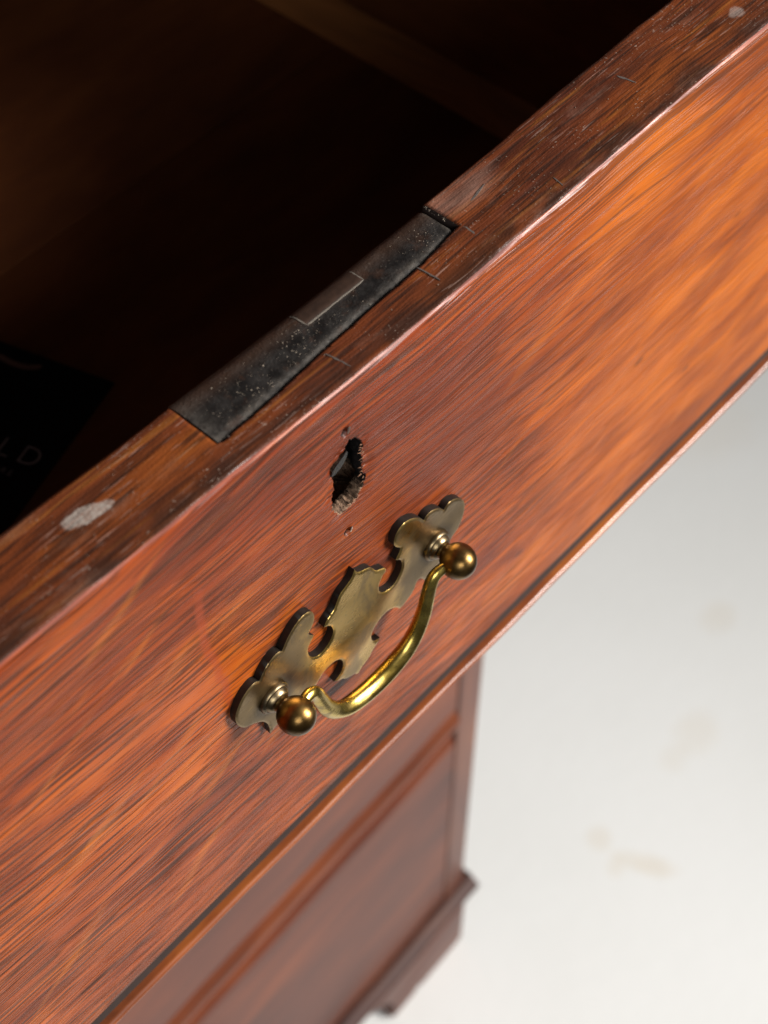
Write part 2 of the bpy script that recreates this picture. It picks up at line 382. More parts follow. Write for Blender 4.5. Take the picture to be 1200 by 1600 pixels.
def mat_floor():
    n = NT('white_painted_floor')
    a = n.noise(n.P, 3.0, 4, 0.55)
    base = n.mix(n.ss(a, 0.3, 0.7), (0.83, 0.83, 0.80), (0.87, 0.87, 0.845))
    w = n.noise(n.P, 22, 3, 0.6)
    stains = [(0.432, -0.089, 0.030, 0.011, -65, 0.62), (0.412, -0.070, 0.012, 0.010, 0, 0.45), (0.425, -0.042, 0.013, 0.011, 20, 0.42),
              (0.537, -0.050, 0.016, 0.014, 0, 0.30), (0.574, -0.051, 0.026, 0.022, 30, 0.36), (0.697, 0.003, 0.022, 0.018, 0, 0.34),
              
              (0.80, -0.25, 0.05, 0.03, 15, 0.3), (0.1, -0.55, 0.05, 0.04, 40, 0.3), (0.9, 0.15, 0.06, 0.05, 0, 0.22)]
    for sx, sy, rx, ry, ang, amt in stains:
        ca, sa = math.cos(math.radians(ang)), math.sin(math.radians(ang))
        ex = n.math('SUBTRACT', n.x, sx); ey = n.math('SUBTRACT', n.y, sy)
        ux = n.math('DIVIDE', n.math('ADD', n.math('MULTIPLY', ex, ca), n.math('MULTIPLY', ey, sa)), rx)
        uy = n.math('DIVIDE', n.math('SUBTRACT', n.math('MULTIPLY', ey, ca), n.math('MULTIPLY', ex, sa)), ry)
        r = n.math('ADD', n.math('ADD', n.math('MULTIPLY', ux, ux), n.math('MULTIPLY', uy, uy)), n.math('MULTIPLY', n.math('SUBTRACT', w, 0.5), 2.2))
        base = n.mix(n.ss(r, 1.7, -0.3, 0.0, amt * 0.50), base, (0.68, 0.54, 0.34))
    nb = n.bump(n.noise(n.P, 60, 4), 0.001, 0.3)
    return n.done(base, 0.42, nb, spec=0.4)
M['floor'] = mat_floor()

# ------------------------------------------------------------------ mesh helpers
def link(name, me, parent=None, mats=()):
    o = bpy.data.objects.new(name, me); C.objects.link(o)
    for m in mats: me.materials.append(m)
    if parent: o.parent = parent
    return o
def empty(name, loc, rz, label, cat):
    o = bpy.data.objects.new(name, None); C.objects.link(o)
    o.empty_display_size = 0.05
    o.location = loc; o.rotation_euler = (0, 0, rz)
    o['label'] = label; o['category'] = cat
    return o
def bm_done(bm, name, mat, parent=None, smooth=True, angle=40):
    me = bpy.data.meshes.new(name)
    bmesh.ops.recalc_face_normals(bm, faces=bm.faces)
    bm.to_mesh(me); bm.free()
    if smooth:
        me.polygons.foreach_set('use_smooth', [True] * len(me.polygons))
        me.set_sharp_from_angle(angle=math.radians(angle))
    return link(name, me, parent, [mat])
def box(name, x0, x1, y0, y1, z0, z1, mat, parent=None, bev=0.0012, seg=2):
    bm = bmesh.new()
    r = bmesh.ops.create_cube(bm, size=1)
    for v in r['verts']:
        v.co = Vector(((x0 + x1) / 2 + v.co.x * (x1 - x0), (y0 + y1) / 2 + v.co.y * (y1 - y0), (z0 + z1) / 2 + v.co.z * (z1 - z0)))
    if bev: bmesh.ops.bevel(bm, geom=bm.edges[:], offset=bev, segments=seg, affect='EDGES', profile=0.6)
    return bm_done(bm, name, mat, parent)
def sweep_x(name, prof, x0, x1, mat, parent=None, n=2, wob=0.0, angle=35):
    """closed (y,z) profile swept along x"""
    bm = bmesh.new(); rows = []
    for i in range(n):
        x = x0 + (x1 - x0) * i / (n - 1)
        dy, dz = (math.sin(x * 61) * wob + math.sin(x * 143 + 1) * wob * 0.6), math.sin(x * 47 + 2) * wob
        rows.append([bm.verts.new((x, y + dy, z + dz)) for y, z in prof])
    k = len(prof)
    for a, b in zip(rows, rows[1:]):
        for j in range(k):
            bm.faces.new((a[j], a[(j + 1) % k], b[(j + 1) % k], b[j]))
    bm.faces.new(rows[0]); bm.faces.new(rows[-1])
    return bm_done(bm, name, mat, parent, angle=angle)
def prism(name, poly, mat, parent=None, axis='y', d0=0, d1=0.01, bev=0.0):
    bm = bmesh.new()
    mk = (lambda a, b, d: (a, d, b)) if axis == 'y' else ((lambda a, b, d: (d, a, b)) if axis == 'x' else (lambda a, b, d: (a, b, d)))
    A = [bm.verts.new(mk(a, b, d0)) for a, b in poly]
    B = [bm.verts.new(mk(a, b, d1)) for a, b in poly]
    f0 = bm.faces.new(A); f1 = bm.faces.new(B)
    for i in range(len(poly)):
        j = (i + 1) % len(poly)
        bm.faces.new((A[i], A[j], B[j], B[i]))
    bmesh.ops.recalc_face_normals(bm, faces=bm.faces)
    if bev:
        es = [e for e in bm.edges if (f0 in e.link_faces or f1 in e.link_faces)]
        bmesh.ops.bevel(bm, geom=es, offset=bev, segments=2, affect='EDGES', profile=0.6)
    return bm_done(bm, name, mat, parent)
def lathe(name, prof, cx, cz, mat, parent=None, seg=40):
    """(r, y) profile turned about an axis along y"""
    bm = bmesh.new(); rings = []
    for r, y in prof:
        if r < 1e-7: rings.append([bm.verts.new((cx, y, cz))])
        else: rings.append([bm.verts.new((cx + r * math.cos(t), y, cz + r * math.sin(t))) for t in [2 * math.pi * k / seg for k in range(seg)]])
    for a, b in zip(rings, rings[1:]):
        for k in range(seg):
            k2 = (k + 1) % seg
            if len(a) == 1 and len(b) == 1: continue
            if len(a) == 1: bm.faces.new((a[0], b[k2], b[k]))
            elif len(b) == 1: bm.faces.new((a[k], a[k2], b[0]))
            else: bm.faces.new((a[k], a[k2], b[k2], b[k]))
    return bm_done(bm, name, mat, parent, angle=50)
def catmull(pts, sub):
    out = []; n = len(pts)
    for i in range(n - 1):
        p0 = np.array(pts[max(i - 1, 0)]); p1 = np.array(pts[i]); p2 = np.array(pts[i + 1]); p3 = np.array(pts[min(i + 2, n - 1)])
        for k in range(sub):
            t = k / sub
            out.append(0.5 * ((2 * p1) + (-p0 + p2) * t + (2 * p0 - 5 * p1 + 4 * p2 - p3) * t * t + (-p0 + 3 * p1 - 3 * p2 + p3) * t ** 3))
    out.append(np.array(pts[-1])); return out

class VN:
    def __init__(s, seed): s.g = np.random.default_rng(seed).random((256, 256))
    def __call__(s, x, y):
        xi = np.floor(x).astype(int); yi = np.floor(y).astype(int); fx = x - xi; fy = y - yi
        fx = fx * fx * (3 - 2 * fx); fy = fy * fy * (3 - 2 * fy)
        g = s.g; a = g[xi % 256, yi % 256]; b = g[(xi + 1) % 256, yi % 256]
        c = g[xi % 256, (yi + 1) % 256]; d = g[(xi + 1) % 256, (yi + 1) % 256]
        return (a * (1 - fx) + b * fx) * (1 - fy) + (c * (1 - fx) + d * fx) * fy - 0.5

# ------------------------------------------------------------------ the setting: floor
me = bpy.data.meshes.new('floor')
me.from_pydata([(-0.9, -0.63, 0), (2.2, -0.63, 0), (2.2, 1.6, 0), (-0.9, 1.6, 0)], [], [(0, 1, 2, 3)])
fl = link('floor', me, None, [M['floor']]); fl['kind'] = 'structure'
fl['label'] = 'white painted floor with faint ochre stains'

# ------------------------------------------------------------------ the chest of drawers
HX = 0.271           # half outer width
OX = 0.2466          # half opening width
chest = empty('chest_of_drawers', (0, 0, 0), 0, 'tall reddish brown wooden chest with bracket feet behind the open drawer', 'chest')
DEP = 0.46
for s in (-1, 1):
    xa, xb = sorted((s * (HX - 0.001), s * (HX - 0.016)))
    box('side_panel', xa, xb, 0.012, DEP, 0.10, 1.112, M['case_v'], chest)
    xa, xb = sorted((s * HX, s * OX))
    st = box('stile', xa, xb, 0.0, 0.022, 0.112, 1.112, M['case_v'], chest, bev=0.003, seg=3)
box('back_panel', -HX + 0.017, HX - 0.017, DEP - 0.008, DEP - 0.001, 0.11, 1.11, M['raw'], chest)
prism('top_board', [(-0.012, 1.1125), (-0.016, 1.118), (-0.018, 1.127), (-0.015, 1.134), (DEP + 0.002, 1.134), (DEP + 0.002, 1.1125)], M['case'], chest, 'x', -HX - 0.012, HX + 0.012, 0.002)
box('bottom_board', -HX + 0.017, HX - 0.017, 0.024, DEP - 0.009, 0.112, 0.124, M['raw'], chest)
# rails between the drawers, bellied a little
def rail(z0, z1):
    p = [(0.020, z0), (0.003, z0)]
    for k in range(1, 10):
        t = k / 10
        p.append((0.003 - 0.0055 * math.sin(math.pi * t), z0 + (z1 - z0) * t))
    p += [(0.003, z1), (0.020, z1)]
    return sweep_x('rail', p, -OX + 0.0004, OX - 0.0004, M['bead_case'], chest, 24, 0.0002)
M['bead_case'] = mat_plain('rubbed_rail_wood', (0.06, 0.016, 0.008), (0.12, 0.030, 0.011), (0.19, 0.050, 0.014), 0.40, coat=0.0, spec=0.3)
rail(1.083, 1.111)
rail(0.871, 0.894)
rail(0.658, 0.681)
rail(0.4125, 0.4365)
# closed drawers: thumb-nailed top edge, small bead at the foot
def closed(z0, z1):
    p = [(0.020, z0), (0.004, z0), (0.0015, z0 + 0.0015), (0.0, z0 + 0.004)]
    R = 0.017
    for k in range(0, 9):
        t = math.pi / 2 * k / 8
        p.append((-0.0005 + 0.010 * (1 - math.cos(t)), z1 - R + R * math.sin(t)))
    p.append((0.020, z1))
    return sweep_x('drawer_front', p, -OX + 0.0025, OX - 0.0025, M['case'], chest, 30, 0.0002, 30)
closed(0.6845, 0.8675)
closed(0.4400, 0.6545)
closed(0.1270, 0.4085)
# base moulding
mp = [(0.02, 0.104), (-0.006, 0.104), (-0.010, 0.108), (-0.011, 0.113), (-0.008, 0.117), (-0.004, 0.119), (-0.0015, 0.1225), (0.02, 0.1225)]
M['mould'] = mat_plain('dark_moulding_wood', (0.030, 0.014, 0.011), (0.060, 0.022, 0.015), (0.10, 0.035, 0.018), 0.42)  # moulding in a darker tone than the case
sweep_x('base_moulding', mp, -HX - 0.008, HX + 0.008, M['mould'], chest, 30, 0.0003)
for s in (-1, 1):
    xa, xb = sorted((s * (HX + 0.0075), s * (HX - 0.004)))
    box('base_moulding', xa, xb, 0.0205, DEP, 0.104, 0.122, M['mould'], chest, bev=0.003)
# bracket feet: front faces with a stepped cusp, and side returns
def foot_poly(s):
    pts = [(0.271, 0.1035), (0.271, 0.004), (0.262, 0.0005), (0.215, 0.0005), (0.213, 0.006), (0.205, 0.0005), (0.181, 0.0005), (0.177, 0.006), (0.181, 0.020), (0.178, 0.040),
           (0.168, 0.060), (0.150, 0.078), (0.128, 0.088), (0.100, 0.092), (0.100, 0.1035)]
    return [(s * a, b) for a, b in pts]
for s in (-1, 1):
    prism('bracket_foot', foot_poly(s), M['case'], chest, 'y', -0.004, 0.016, 0.0015)
    side = [(0.017, 0.1035), (0.017, 0.0005), (0.095, 0.0005), (0.095, 0.02), (0.11, 0.06), (0.15, 0.085), (0.20, 0.09), (0.20, 0.1035)]
    xa, xb = sorted((s * 0.2705, s * 0.2545))
    prism('bracket_foot', side, M['case'], chest, 'x', xa, xb, 0.0012)
    back = [(DEP - 0.001, 0.1035), (DEP - 0.001, 0.0005), (DEP - 0.09, 0.0005), (DEP - 0.10, 0.05), (DEP - 0.13, 0.085), (DEP - 0.18, 0.09), (DEP - 0.18, 0.1035)]
    prism('bracket_foot', back, M['case'], chest, 'x', xa, xb, 0.0012)
xs = box('apron', -0.0995, 0.0995, 0.0, 0.015, 0.088, 0.1035, M['case'], chest, bev=0.001)

# ------------------------------------------------------------------ the open drawer
drawer = empty('drawer', (-0.0023, -0.1372, 1.076), math.radians(-1.694),
               'pulled-out reddish wooden drawer with brass bail handle and torn keyhole', 'drawer')
XL, XR = -0.245, 0.2445     # ends of the front
XLm, XRm = XL * 1000, XR * 1000

def top_z(x):   # mm, worn hollow of the top edge
    return 0.9 - 2.4 * np.exp(-((x - 22) / 62.0) ** 2)
def inner_y(x):
    return 22.6 - 0.9 * np.exp(-((x + 20) / 35.0) ** 2) + 1.2 / (1 + np.exp(-(x - 95) / 14.0))

def lock_front(x):          # front line of the mortise on the top, mm
    return 7.7 + 4.4 * ((np.asarray(x) + 25.2) / 76.4) ** 1.25 + 0.35 * np.sin((np.asarray(x) + 4) / 9.0)
MX0, MX1 = -25.2, 51.4

HOLE = np.array([(5.6, -21.1), (6.9, -23.4), (7.6, -25.6), (7.0, -27.8), (7.3, -31.0), (7.0, -34.3), (8.3, -37.0), (7.3, -40.0), (5.2, -42.0), (3.2, -43.0), (0.9, -43.2),
                 (-0.9, -42.2), (-2.5, -39.0), (-2.6, -34.7), (-1.6, -32.4), (-1.5, -29.2), (-2.3, -27.1), (-2.3, -24.0), (-0.2, -23.6), (1.6, -23.4), (2.1, -21.3), (3.6, -20.2)])
def inside(px, pz, poly):
    r = np.zeros(px.shape, bool); j = len(poly) - 1
    for i in range(len(poly)):
        xi, zi = poly[i]; xj, zj = poly[j]
        c = ((zi > pz) != (zj > pz)) & (px < (xj - xi) * (pz - zi) / (zj - zi + 1e-12) + xi)
        r ^= c; j = i
    return r

def build_front():
    xs = np.unique(np.round(np.concatenate([np.arange(XLm, -112, 6), np.arange(-112, 222, 0.9), np.arange(-6, 14, 0.34), np.arange(222, XRm, 6), [XRm]]), 3))
    xs = xs[np.concatenate([[True], np.diff(xs) > 0.12])]
    prof = []  # (kind, a) ordered: back bottom -> back top -> top -> front arris -> face -> foot
    for z in np.linspace(-160, -2.2, 8): prof.append(('back', z))
    for k in range(1, 4): prof.append(('barris', k / 4))
    for t in np.linspace(0, 1, 50): prof.append(('top', t))
    for k in range(1, 8): prof.append(('arris', k / 8))
    zf = np.unique(np.round(np.concatenate([np.arange(-161, -2.0, 1.0), np.arange(-56, -11, 0.36), [-2.0]]), 3))[::-1]
    zf = zf[np.concatenate([[True], np.abs(np.diff(zf)) > 0.12])]
    for z in zf: prof.append(('face', z))
    for k in range(1, 7): prof.append(('foot', k / 6))
    for y in (8.0, 15.0, 21.0): prof.append(('under', y))
    n1, n2, n3, n4, n5 = VN(1), VN(2), VN(3), VN(4), VN(5)
    X = xs
    tz = top_z(X) + n1(X / 14, X * 0) * 0.30 + n1(X / 4, X * 0 + 9) * 0.14
    iy = inner_y(X) + n2(X / 20, X * 0) * 0.5 + n2(X / 5, X * 0 + 5) * 0.25
    ra = 1.65 + n3(X / 25, X * 0) * 0.7 + n3(X / 6, X * 0 + 3) * 0.45     # arris radius
    V = np.zeros((len(prof), len(X), 3)); mat = np.zeros(len(prof), int)
    for i, (k, a) in enumerate(prof):
        if k == 'back': y = iy - 0.2; z = np.full_like(X, a)
        elif k == 'barris':
            th = a * math.pi / 2; y = iy - 1.2 * (1 - math.cos(th)) - 0.2; z = tz - 1.2 + 1.2 * math.sin(th) + n4(X / 6, X * 0 + 2) * 0.3 * a
            z = np.minimum(z, tz)
        elif k == 'top':
            y = (iy - 1.4) * (1 - a) + ra * a
            z = tz + n4(X / 9, y / 3) * 0.16 + n4(X / 3, y / 1.2) * 0.07
            z = z - 0.35 * a ** 3
        elif k == 'arris':
            th = a * math.pi / 2
            y = ra - ra * math.sin(th); z = tz - 0.35 - ra * (1 - math.cos(th)) + n5(X / 5, X * 0 + a * 2) * 0.14
        elif k == 'face':
            f0 = math.exp((a + 2) / 6.0)
            z = a + (tz - 0.35 - ra + 2.0) * f0
            y = n5(X / 30, z / 22) * 0.35 + n4(X / 9, z / 5) * 0.07
            # nail pits above and below the keyhole
            for (px, pz, pr) in ((2.3, -16.4, 0.95), (1.9, -51.3, 1.0)):
                d2 = ((X - px) / pr) ** 2 + ((z - pz) / (pr * 1.2)) ** 2
                y = y + 2.2 * np.exp(-d2 ** 2)
                y = y - 0.25 * np.exp(-(((X - px - 0.9) / 0.8) ** 2 + ((z - pz - 0.9) / 0.9) ** 2))
            # bruised rim round the keyhole
            d2 = ((X - 2.6) / 7.0) ** 2 + ((z + 31.5) / 13.0) ** 2
            y = y + 0.5 * np.exp(-d2 ** 3) * (1 + n4(X / 1.3, z / 1.3) * 1.4)
        elif k == 'foot':
            th = a * math.pi / 2
            y = 1.6 * (1 - np.cos(th)) * np.ones_like(X) + n5(X / 12, X * 0) * 0.12; z = -161.0 - 2.6 * math.sin(th) + n5(X / 17, X * 0 + 7) * 0.35
        else:
            y = np.full_like(X, a); z = np.full_like(X, -163.6)
        V[i, :, 0] = X; V[i, :, 1] = y; V[i, :, 2] = z
    P, Q = len(prof), len(X)
    idx = np.arange(P * Q).reshape(P, Q)
    kinds = np.array([{'back': 2, 'barris': 1, 'top': 1, 'arris': 3, 'face': 0, 'foot': 0, 'under': 2}[k] for k, _ in prof])
    quads, mats = [], []
    cxm = (V[:-1, :-1] + V[1:, 1:]) / 2
    isf = np.array([k == 'face' for k, _ in prof]); ist = np.array([k in ('top', 'barris') for k, _ in prof]); isb = np.array([k == 'back' for k, _ in prof])
    hole = inside(cxm[:, :, 0] + VN(8)(cxm[:, :, 0] / .9, cxm[:, :, 2] / .9) * 0.55, cxm[:, :, 2] + VN(9)(cxm[:, :, 0] / .9, cxm[:, :, 2] / .9) * 0.4, HOLE) & isf[:-1, None]
    # mortise for the lock, open to the inside
    mort = (cxm[:, :, 0] > MX0) & (cxm[:, :, 0] < MX1) & (cxm[:, :, 1] > lock_front(cxm[:, :, 0]) - 0.1) & ((ist | isb)[:-1, None]) & (cxm[:, :, 2] > -60)
    keep = ~(hole | mort)
    ii, jj = np.nonzero(keep)
    F = np.stack([idx[ii, jj], idx[ii, jj + 1], idx[ii + 1, jj + 1], idx[ii + 1, jj]], 1)
    # the profile ring closes underneath/at the back: last row to first row
    jj2 = np.arange(Q - 1)
    F2 = np.stack([idx[P - 1, jj2], idx[P - 1, jj2 + 1], idx[0, jj2 + 1], idx[0, jj2]], 1)
    m = np.concatenate([np.maximum(kinds[ii], 0), np.full(Q - 1, 2)])
    av = np.array([a if k == 'arris' else -1 for k, a in prof])
    kinds = np.where((kinds == 3) & (av > 0.6), 0, np.where((kinds == 3) & (av < 0.3), 1, kinds))
    m[:len(ii)] = np.where((kinds[ii] == 9) & (kinds[np.minimum(ii + 1, P - 1)] == 3), 3, kinds[ii])
    verts = V.reshape(-1, 3).copy()
    F = np.concatenate([F, F2])
    near = (np.repeat(ist, Q)) & (verts[:, 0] > MX0 - 0.3) & (verts[:, 0] < MX1 + 0.3) & (np.abs(verts[:, 1] - lock_front(verts[:, 0])) < 0.27)
    verts[near, 1] = lock_front(verts[near, 0])     # true up the chiselled front line of the mortise
    # snap the hole rim sideways to break its steps, then draw the walls inwards
    walls, wm = [], []
    new = []
    def edge_walls(mask, vec_fn, mi, keepdir):
        cnt = {}
        a, b = np.nonzero(mask)
        for i, j in zip(a, b):
            q = [idx[i, j], idx[i, j + 1], idx[i + 1, j + 1], idx[i + 1, j]]
            for k in range(4):
                e = (q[k], q[(k + 1) % 4]); key = tuple(sorted(e))
                if key in cnt: del cnt[key]
                else: cnt[key] = e
        rim = {}
        for e in cnt.values():
            for v in e:
                if v not in rim:
                    d = vec_fn(verts[v]); rim[v] = []
                    for dd in d:
                        rim[v].append(len(verts) + len(new)); new.append(verts[v] + dd)
        for e in cnt.values():
            r0 = [e[0]] + rim[e[0]]; r1 = [e[1]] + rim[e[1]]
            for k in range(len(r0) - 1):
                walls.append((r0[k], r1[k], r1[k + 1], r0[k + 1])); wm.append(mi)
    hn = VN(21)
    def hv(p):
        low = max(0.0, (-p[2] - 39) / 4.0)
        out = []
        cxh, czh = 2.6, -31.5
        for dep, fl_ in ((0.6, 0.0), (1.6, 0.02), (3.2, 0.05), (4.4, 0.45), (13.0, 0.55)):
            k = dep / 12.0
            jx = float(hn(np.array(p[0] * 1.3 + dep), np.array(p[2] * 1.3))) * 0.9; jz = float(hn(np.array(p[0] * 1.7), np.array(p[2] * 1.7 + dep))) * 0.9
            up_ = low * 0.28 * dep if dep < 4 else low * (0.9 - (dep - 3.2) * 2.2)
            out.append(np.array([(p[0] - cxh) * fl_ + jx * k ** .3, dep, (p[2] - czh) * fl_ * 0.5 + up_ + jz * k ** .3]))
        return out
    edge_walls(hole, hv, 4, 1)
    edge_walls(mort, lambda p: [np.array([0, 0, -3.0])] if p[2] > -3 else [np.array([0, -3.0, 0])], 5, 1)  # mortise walls take the dark colour that stands for shade
    verts = np.concatenate([verts, np.array(new)])
    F = np.concatenate([F, np.array(walls)]); m = np.concatenate([m, np.array(wm)])
    me = bpy.data.meshes.new('front_board')
    me.vertices.add(len(verts)); me.vertices.foreach_set('co', (verts * MM).ravel().astype(np.float32))
    me.loops.add(F.size); me.loops.foreach_set('vertex_index', F.ravel().astype(np.int32))
    me.polygons.add(len(F)); me.polygons.foreach_set('loop_start', np.arange(0, F.size, 4, dtype=np.int32))
    me.polygons.foreach_set('material_index', m.astype(np.int32))
    me.update(calc_edges=True); me.validate()
    me.polygons.foreach_set('use_smooth', np.ones(len(me.polygons), bool))
    me.flip_normals()
    o = link('front_board', me, drawer, [M['front'], M['top'], M['raw'], M['edge'], M['torn'], M['recess_shade']])
    # end caps
    return o
front = build_front()
front['label'] = 'reddish streaked front with hard-worn top edge'

# bead along the foot of the front
bp = []
for k in range(0, 13):
    t = math.radians(-100 + 200 * k / 12)
    bp.append((0.0006 - 0.0013 * math.cos(t), -0.1735 + 0.0013 * math.sin(t)))
bp = [(0.019, -0.1749)] + bp + [(0.0019, -0.1722), (0.019, -0.1722)]
sweep_x('cock_bead', bp, XL, XR, M['bead'], drawer, 200, 0.00010, 60)
box('groove_strip', XL, XR, 0.0021, 0.018, -0.1721, -0.1637, M['recess_shade'], drawer, bev=0)

# sides, back, bottom, glued corner strips
DB = 0.40
for s, xo in ((1, 0.2405), (-1, -0.241)):
    xa, xb = sorted((xo, xo - s * 0.008))
    box('side_panel', xa, xb, 0.0236, DB, -0.172, 0.0, M['raw'], drawer, bev=0.001)
box('back_panel', -0.2325, 0.232, DB - 0.009, DB - 0.0005, -0.146, -0.004, M['raw'], drawer, bev=0.001)
for k in range(2):   # bottom made of two boards running across
    y0 = 0.0236 + k * 0.1885
    box('bottom_board', -0.2325, 0.232, y0, y0 + 0.188, -0.1555, -0.1485, M['raw_b'], drawer, bev=0.0006)
for s, xi in ((1, 0.2322), (-1, -0.2327)):
    prism('corner_strip', [(xi, -0.1483), (xi - s * 0.011, -0.1483), (xi - s * 0.009, -0.1445), (xi - s * 0.004, -0.139), (xi, -0.137)], M['strip'] if 'strip' in M else M['bead'], drawer, 'y', 0.026, DB - 0.012)

# lock let into the top edge
def build_lock():
    bm = bmesh.new()
    xs = np.linspace(MX0 + 0.35, MX1 - 1.3, 120)
    ts = [0, 0.03, 0.08] + list(np.linspace(0.14, 0.78, 16)) + [0.84, 0.90, 0.95, 1.0]
    nz = VN(31); rows = []
    for x in xs:
        yf = float(lock_front(x)) + 0.45 + float(nz(np.array(x / 2.5), np.array(0.0))) * 0.16; yb = 22.4
        tz = float(top_z(np.array(x))) - 0.35
        r = []
        for t in ts:
            y = yf + (yb - yf) * t
            z = tz - 0.05 + float(nz(np.array(x / 4), np.array(y / 2))) * 0.12
            if t < 0.09: z -= (0.09 - t) / 0.09 * 0.5
            if t > 0.78: z -= ((t - 0.78) / 0.22) ** 2 * 1.1
            r.append(bm.verts.new((x * MM, y * MM, z * MM)))
        r.append(bm.verts.new((x * MM, yb * MM, -38 * MM)))
        r.insert(0, bm.verts.new((x * MM, yf * MM, (tz - 3) * MM)))
        rows.append(r)
    for a, b in zip(rows, rows[1:]):
        for j in range(len(a) - 1): bm.faces.new((a[j], a[j + 1], b[j + 1], b[j]))
    bm.faces.new(rows[0]); bm.faces.new(rows[-1])
    return bm_done(bm, 'lock_plate', M['iron'], drawer, angle=50)
lock = build_lock()
lock['label'] = 'blackened dusty iron lock plate let into the top edge'
tzb = float(top_z(np.array(18.0))) - 0.35
def lock_surf(x, y):        # height of the plate's face, mm
    yf = float(lock_front(x)) + 0.45; t = (y - yf) / (22.4 - yf)
    return float(top_z(np.array(float(x)))) - 0.40 - (max(0.0, t - 0.78) / 0.22) ** 2 * 1.1
bm = bmesh.new(); rows = []
for y in (17.2, 17.35, 18.5, 19.6, 20.4, 21.1, 21.6, 21.95):
    row = []
    for x in np.linspace(9.4, 26.6, 9):
        xx = x + 0.12 * math.sin(y * 3 + x); e = 0.16 if 17.3 < y < 21.9 else 0.06
        row.append(bm.verts.new((xx * MM, y * MM, (lock_surf(x, y) + e) * MM)))
    rows.append(row)
for r0, r1 in zip(rows, rows[1:]):
    for k in range(8): bm.faces.new((r0[k], r0[k + 1], r1[k + 1], r1[k]))
ext = bmesh.ops.extrude_edge_only(bm, edges=[e for e in bm.edges if len(e.link_faces) == 1])
for v in [g for g in ext['geom'] if isinstance(g, bmesh.types.BMVert)]: v.co.z -= 0.002
bolt = bm_done(bm, 'lock_bolt', M['bolt'], lock)
# dusty outline where the bolt meets the plate
def strip_on_top(name, pts, w, mat, parent, lift=0.03, zfun=None):
    bm = bmesh.new(); L = []; R = []
    pts = [np.array(p, float) for p in pts]
    for i, p in enumerate(pts):
        d = pts[min(i + 1, len(pts) - 1)] - pts[max(i - 1, 0)]; d /= np.linalg.norm(d); nrm = np.array([-d[1], d[0]])
        ww = w * (0.6 + 0.8 * random.random()) * (0.35 if i in (0, len(pts) - 1) else 1)
        z = (zfun(p) if zfun else float(top_z(np.array(p[0]))) - 0.35 * ((22 - p[1]) / 20) ** 3) + lift
        L.append(bm.verts.new((*(p + nrm * ww / 2) * MM, z * MM))); R.append(bm.verts.new((*(p - nrm * ww / 2) * MM, z * MM)))
    n = len(pts)
    L2 = [bm.verts.new(v.co - Vector((0, 0, 0.0004))) for v in L]; R2 = [bm.verts.new(v.co - Vector((0, 0, 0.0004))) for v in R]
    for i in range(n - 1):
        bm.faces.new((L[i], R[i], R[i + 1], L[i + 1])); bm.faces.new((L[i], L[i + 1], L2[i + 1], L2[i])); bm.faces.new((R[i], R2[i], R2[i + 1], R[i + 1]))
    return bm_done(bm, name, mat, parent)
def lerp_pts(a, b, n=7, j=0.08):
    a = np.array(a); b = np.array(b)
    return [a + (b - a) * t + np.array([random.uniform(-j, j), random.uniform(-j, j)]) for t in np.linspace(0, 1, n)]
bz = lambda p: lock_surf(p[0], p[1]) + 0.06
M['rim'] = simple('grey_rim_dust', (0.15, 0.125, 0.10), 0.8, 0, 2500, 0.5)
strip_on_top('dust_line', lerp_pts((9.4, 17.0), (26.7, 17.1), 14, 0.05), 0.30, M['rim'], lock, 0.10, bz)
strip_on_top('dust_line', lerp_pts((26.75, 17.1), (26.6, 21.7), 6, 0.04), 0.28, M['rim'], lock, 0.10, bz)
strip_on_top('dust_line', lerp_pts((9.3, 17.1), (9.1, 21.7), 6, 0.04), 0.26, M['rim'], lock, 0.10, bz)

for a, b, w in (((52.8, 12.6), (52.3, 8.0), 0.55), ((36.7, 10.8), (37.2, 4.9), 0.45), ((6.0, 8.6), (7.0, 2.6), 0.35), ((-22.7, 7.6), (-21.9, 3.9), 0.5),
                ((53.6, 13.8), (65.3, 16.1), 0.40), ((113.4, 15.8), (114.4, 11.2), 0.5), ((77, 6.0), (76.4, 2.8), 0.22)):
    strip_on_top('scribe_mark', lerp_pts(a, b, 9, 0.07), w, M['scribe'], front, 0.07)

# dust and crumbs lying on the lock and the top edge
def dust(name, n, fn, parent, smin, smax):
    bm = bmesh.new()
    for _ in range(n):
        p, zz = fn()
        s = random.uniform(smin, smax) * (0.5 + random.random() ** 3)
        r = bmesh.ops.create_icosphere(bm, subdivisions=1, radius=s * MM)
        sc = Vector((random.uniform(.7, 1.8), random.uniform(.6, 1.1), random.uniform(.4, .8)))
        m = Matrix.Rotation(random.uniform(0, 6.3), 3, 'Z')
        for v in r['verts']:
            c = Vector((v.co.x * sc.x, v.co.y * sc.y, v.co.z * sc.z)) * random.uniform(.75, 1.2)
            v.co = m @ c + Vector((p[0] * MM, p[1] * MM, zz * MM))
    o = bm_done(bm, name, M['dust'], parent, smooth=False); o['kind'] = 'stuff'
    return o
def on_lock():
    while True:
        x = random.choice((random.uniform(-23, 49), random.gauss(-10, 7), random.gauss(8, 5), random.gauss(44, 3)))
        if not -23.5 < x < 49: continue
        t = random.betavariate(1.6, 2.0)
        if random.random() > (0.9 if x < 10 else 0.45): continue
        yf = float(lock_front(x)) + 0.8; y = yf + (21.5 - yf) * t
        z = float(top_z(np.array(x))) - 0.37 - (max(0, t - .78) / .22) ** 2 * 1.1
        return (x, y), z
dust('dust_specks', 460, on_lock, lock, 0.03, 0.14)
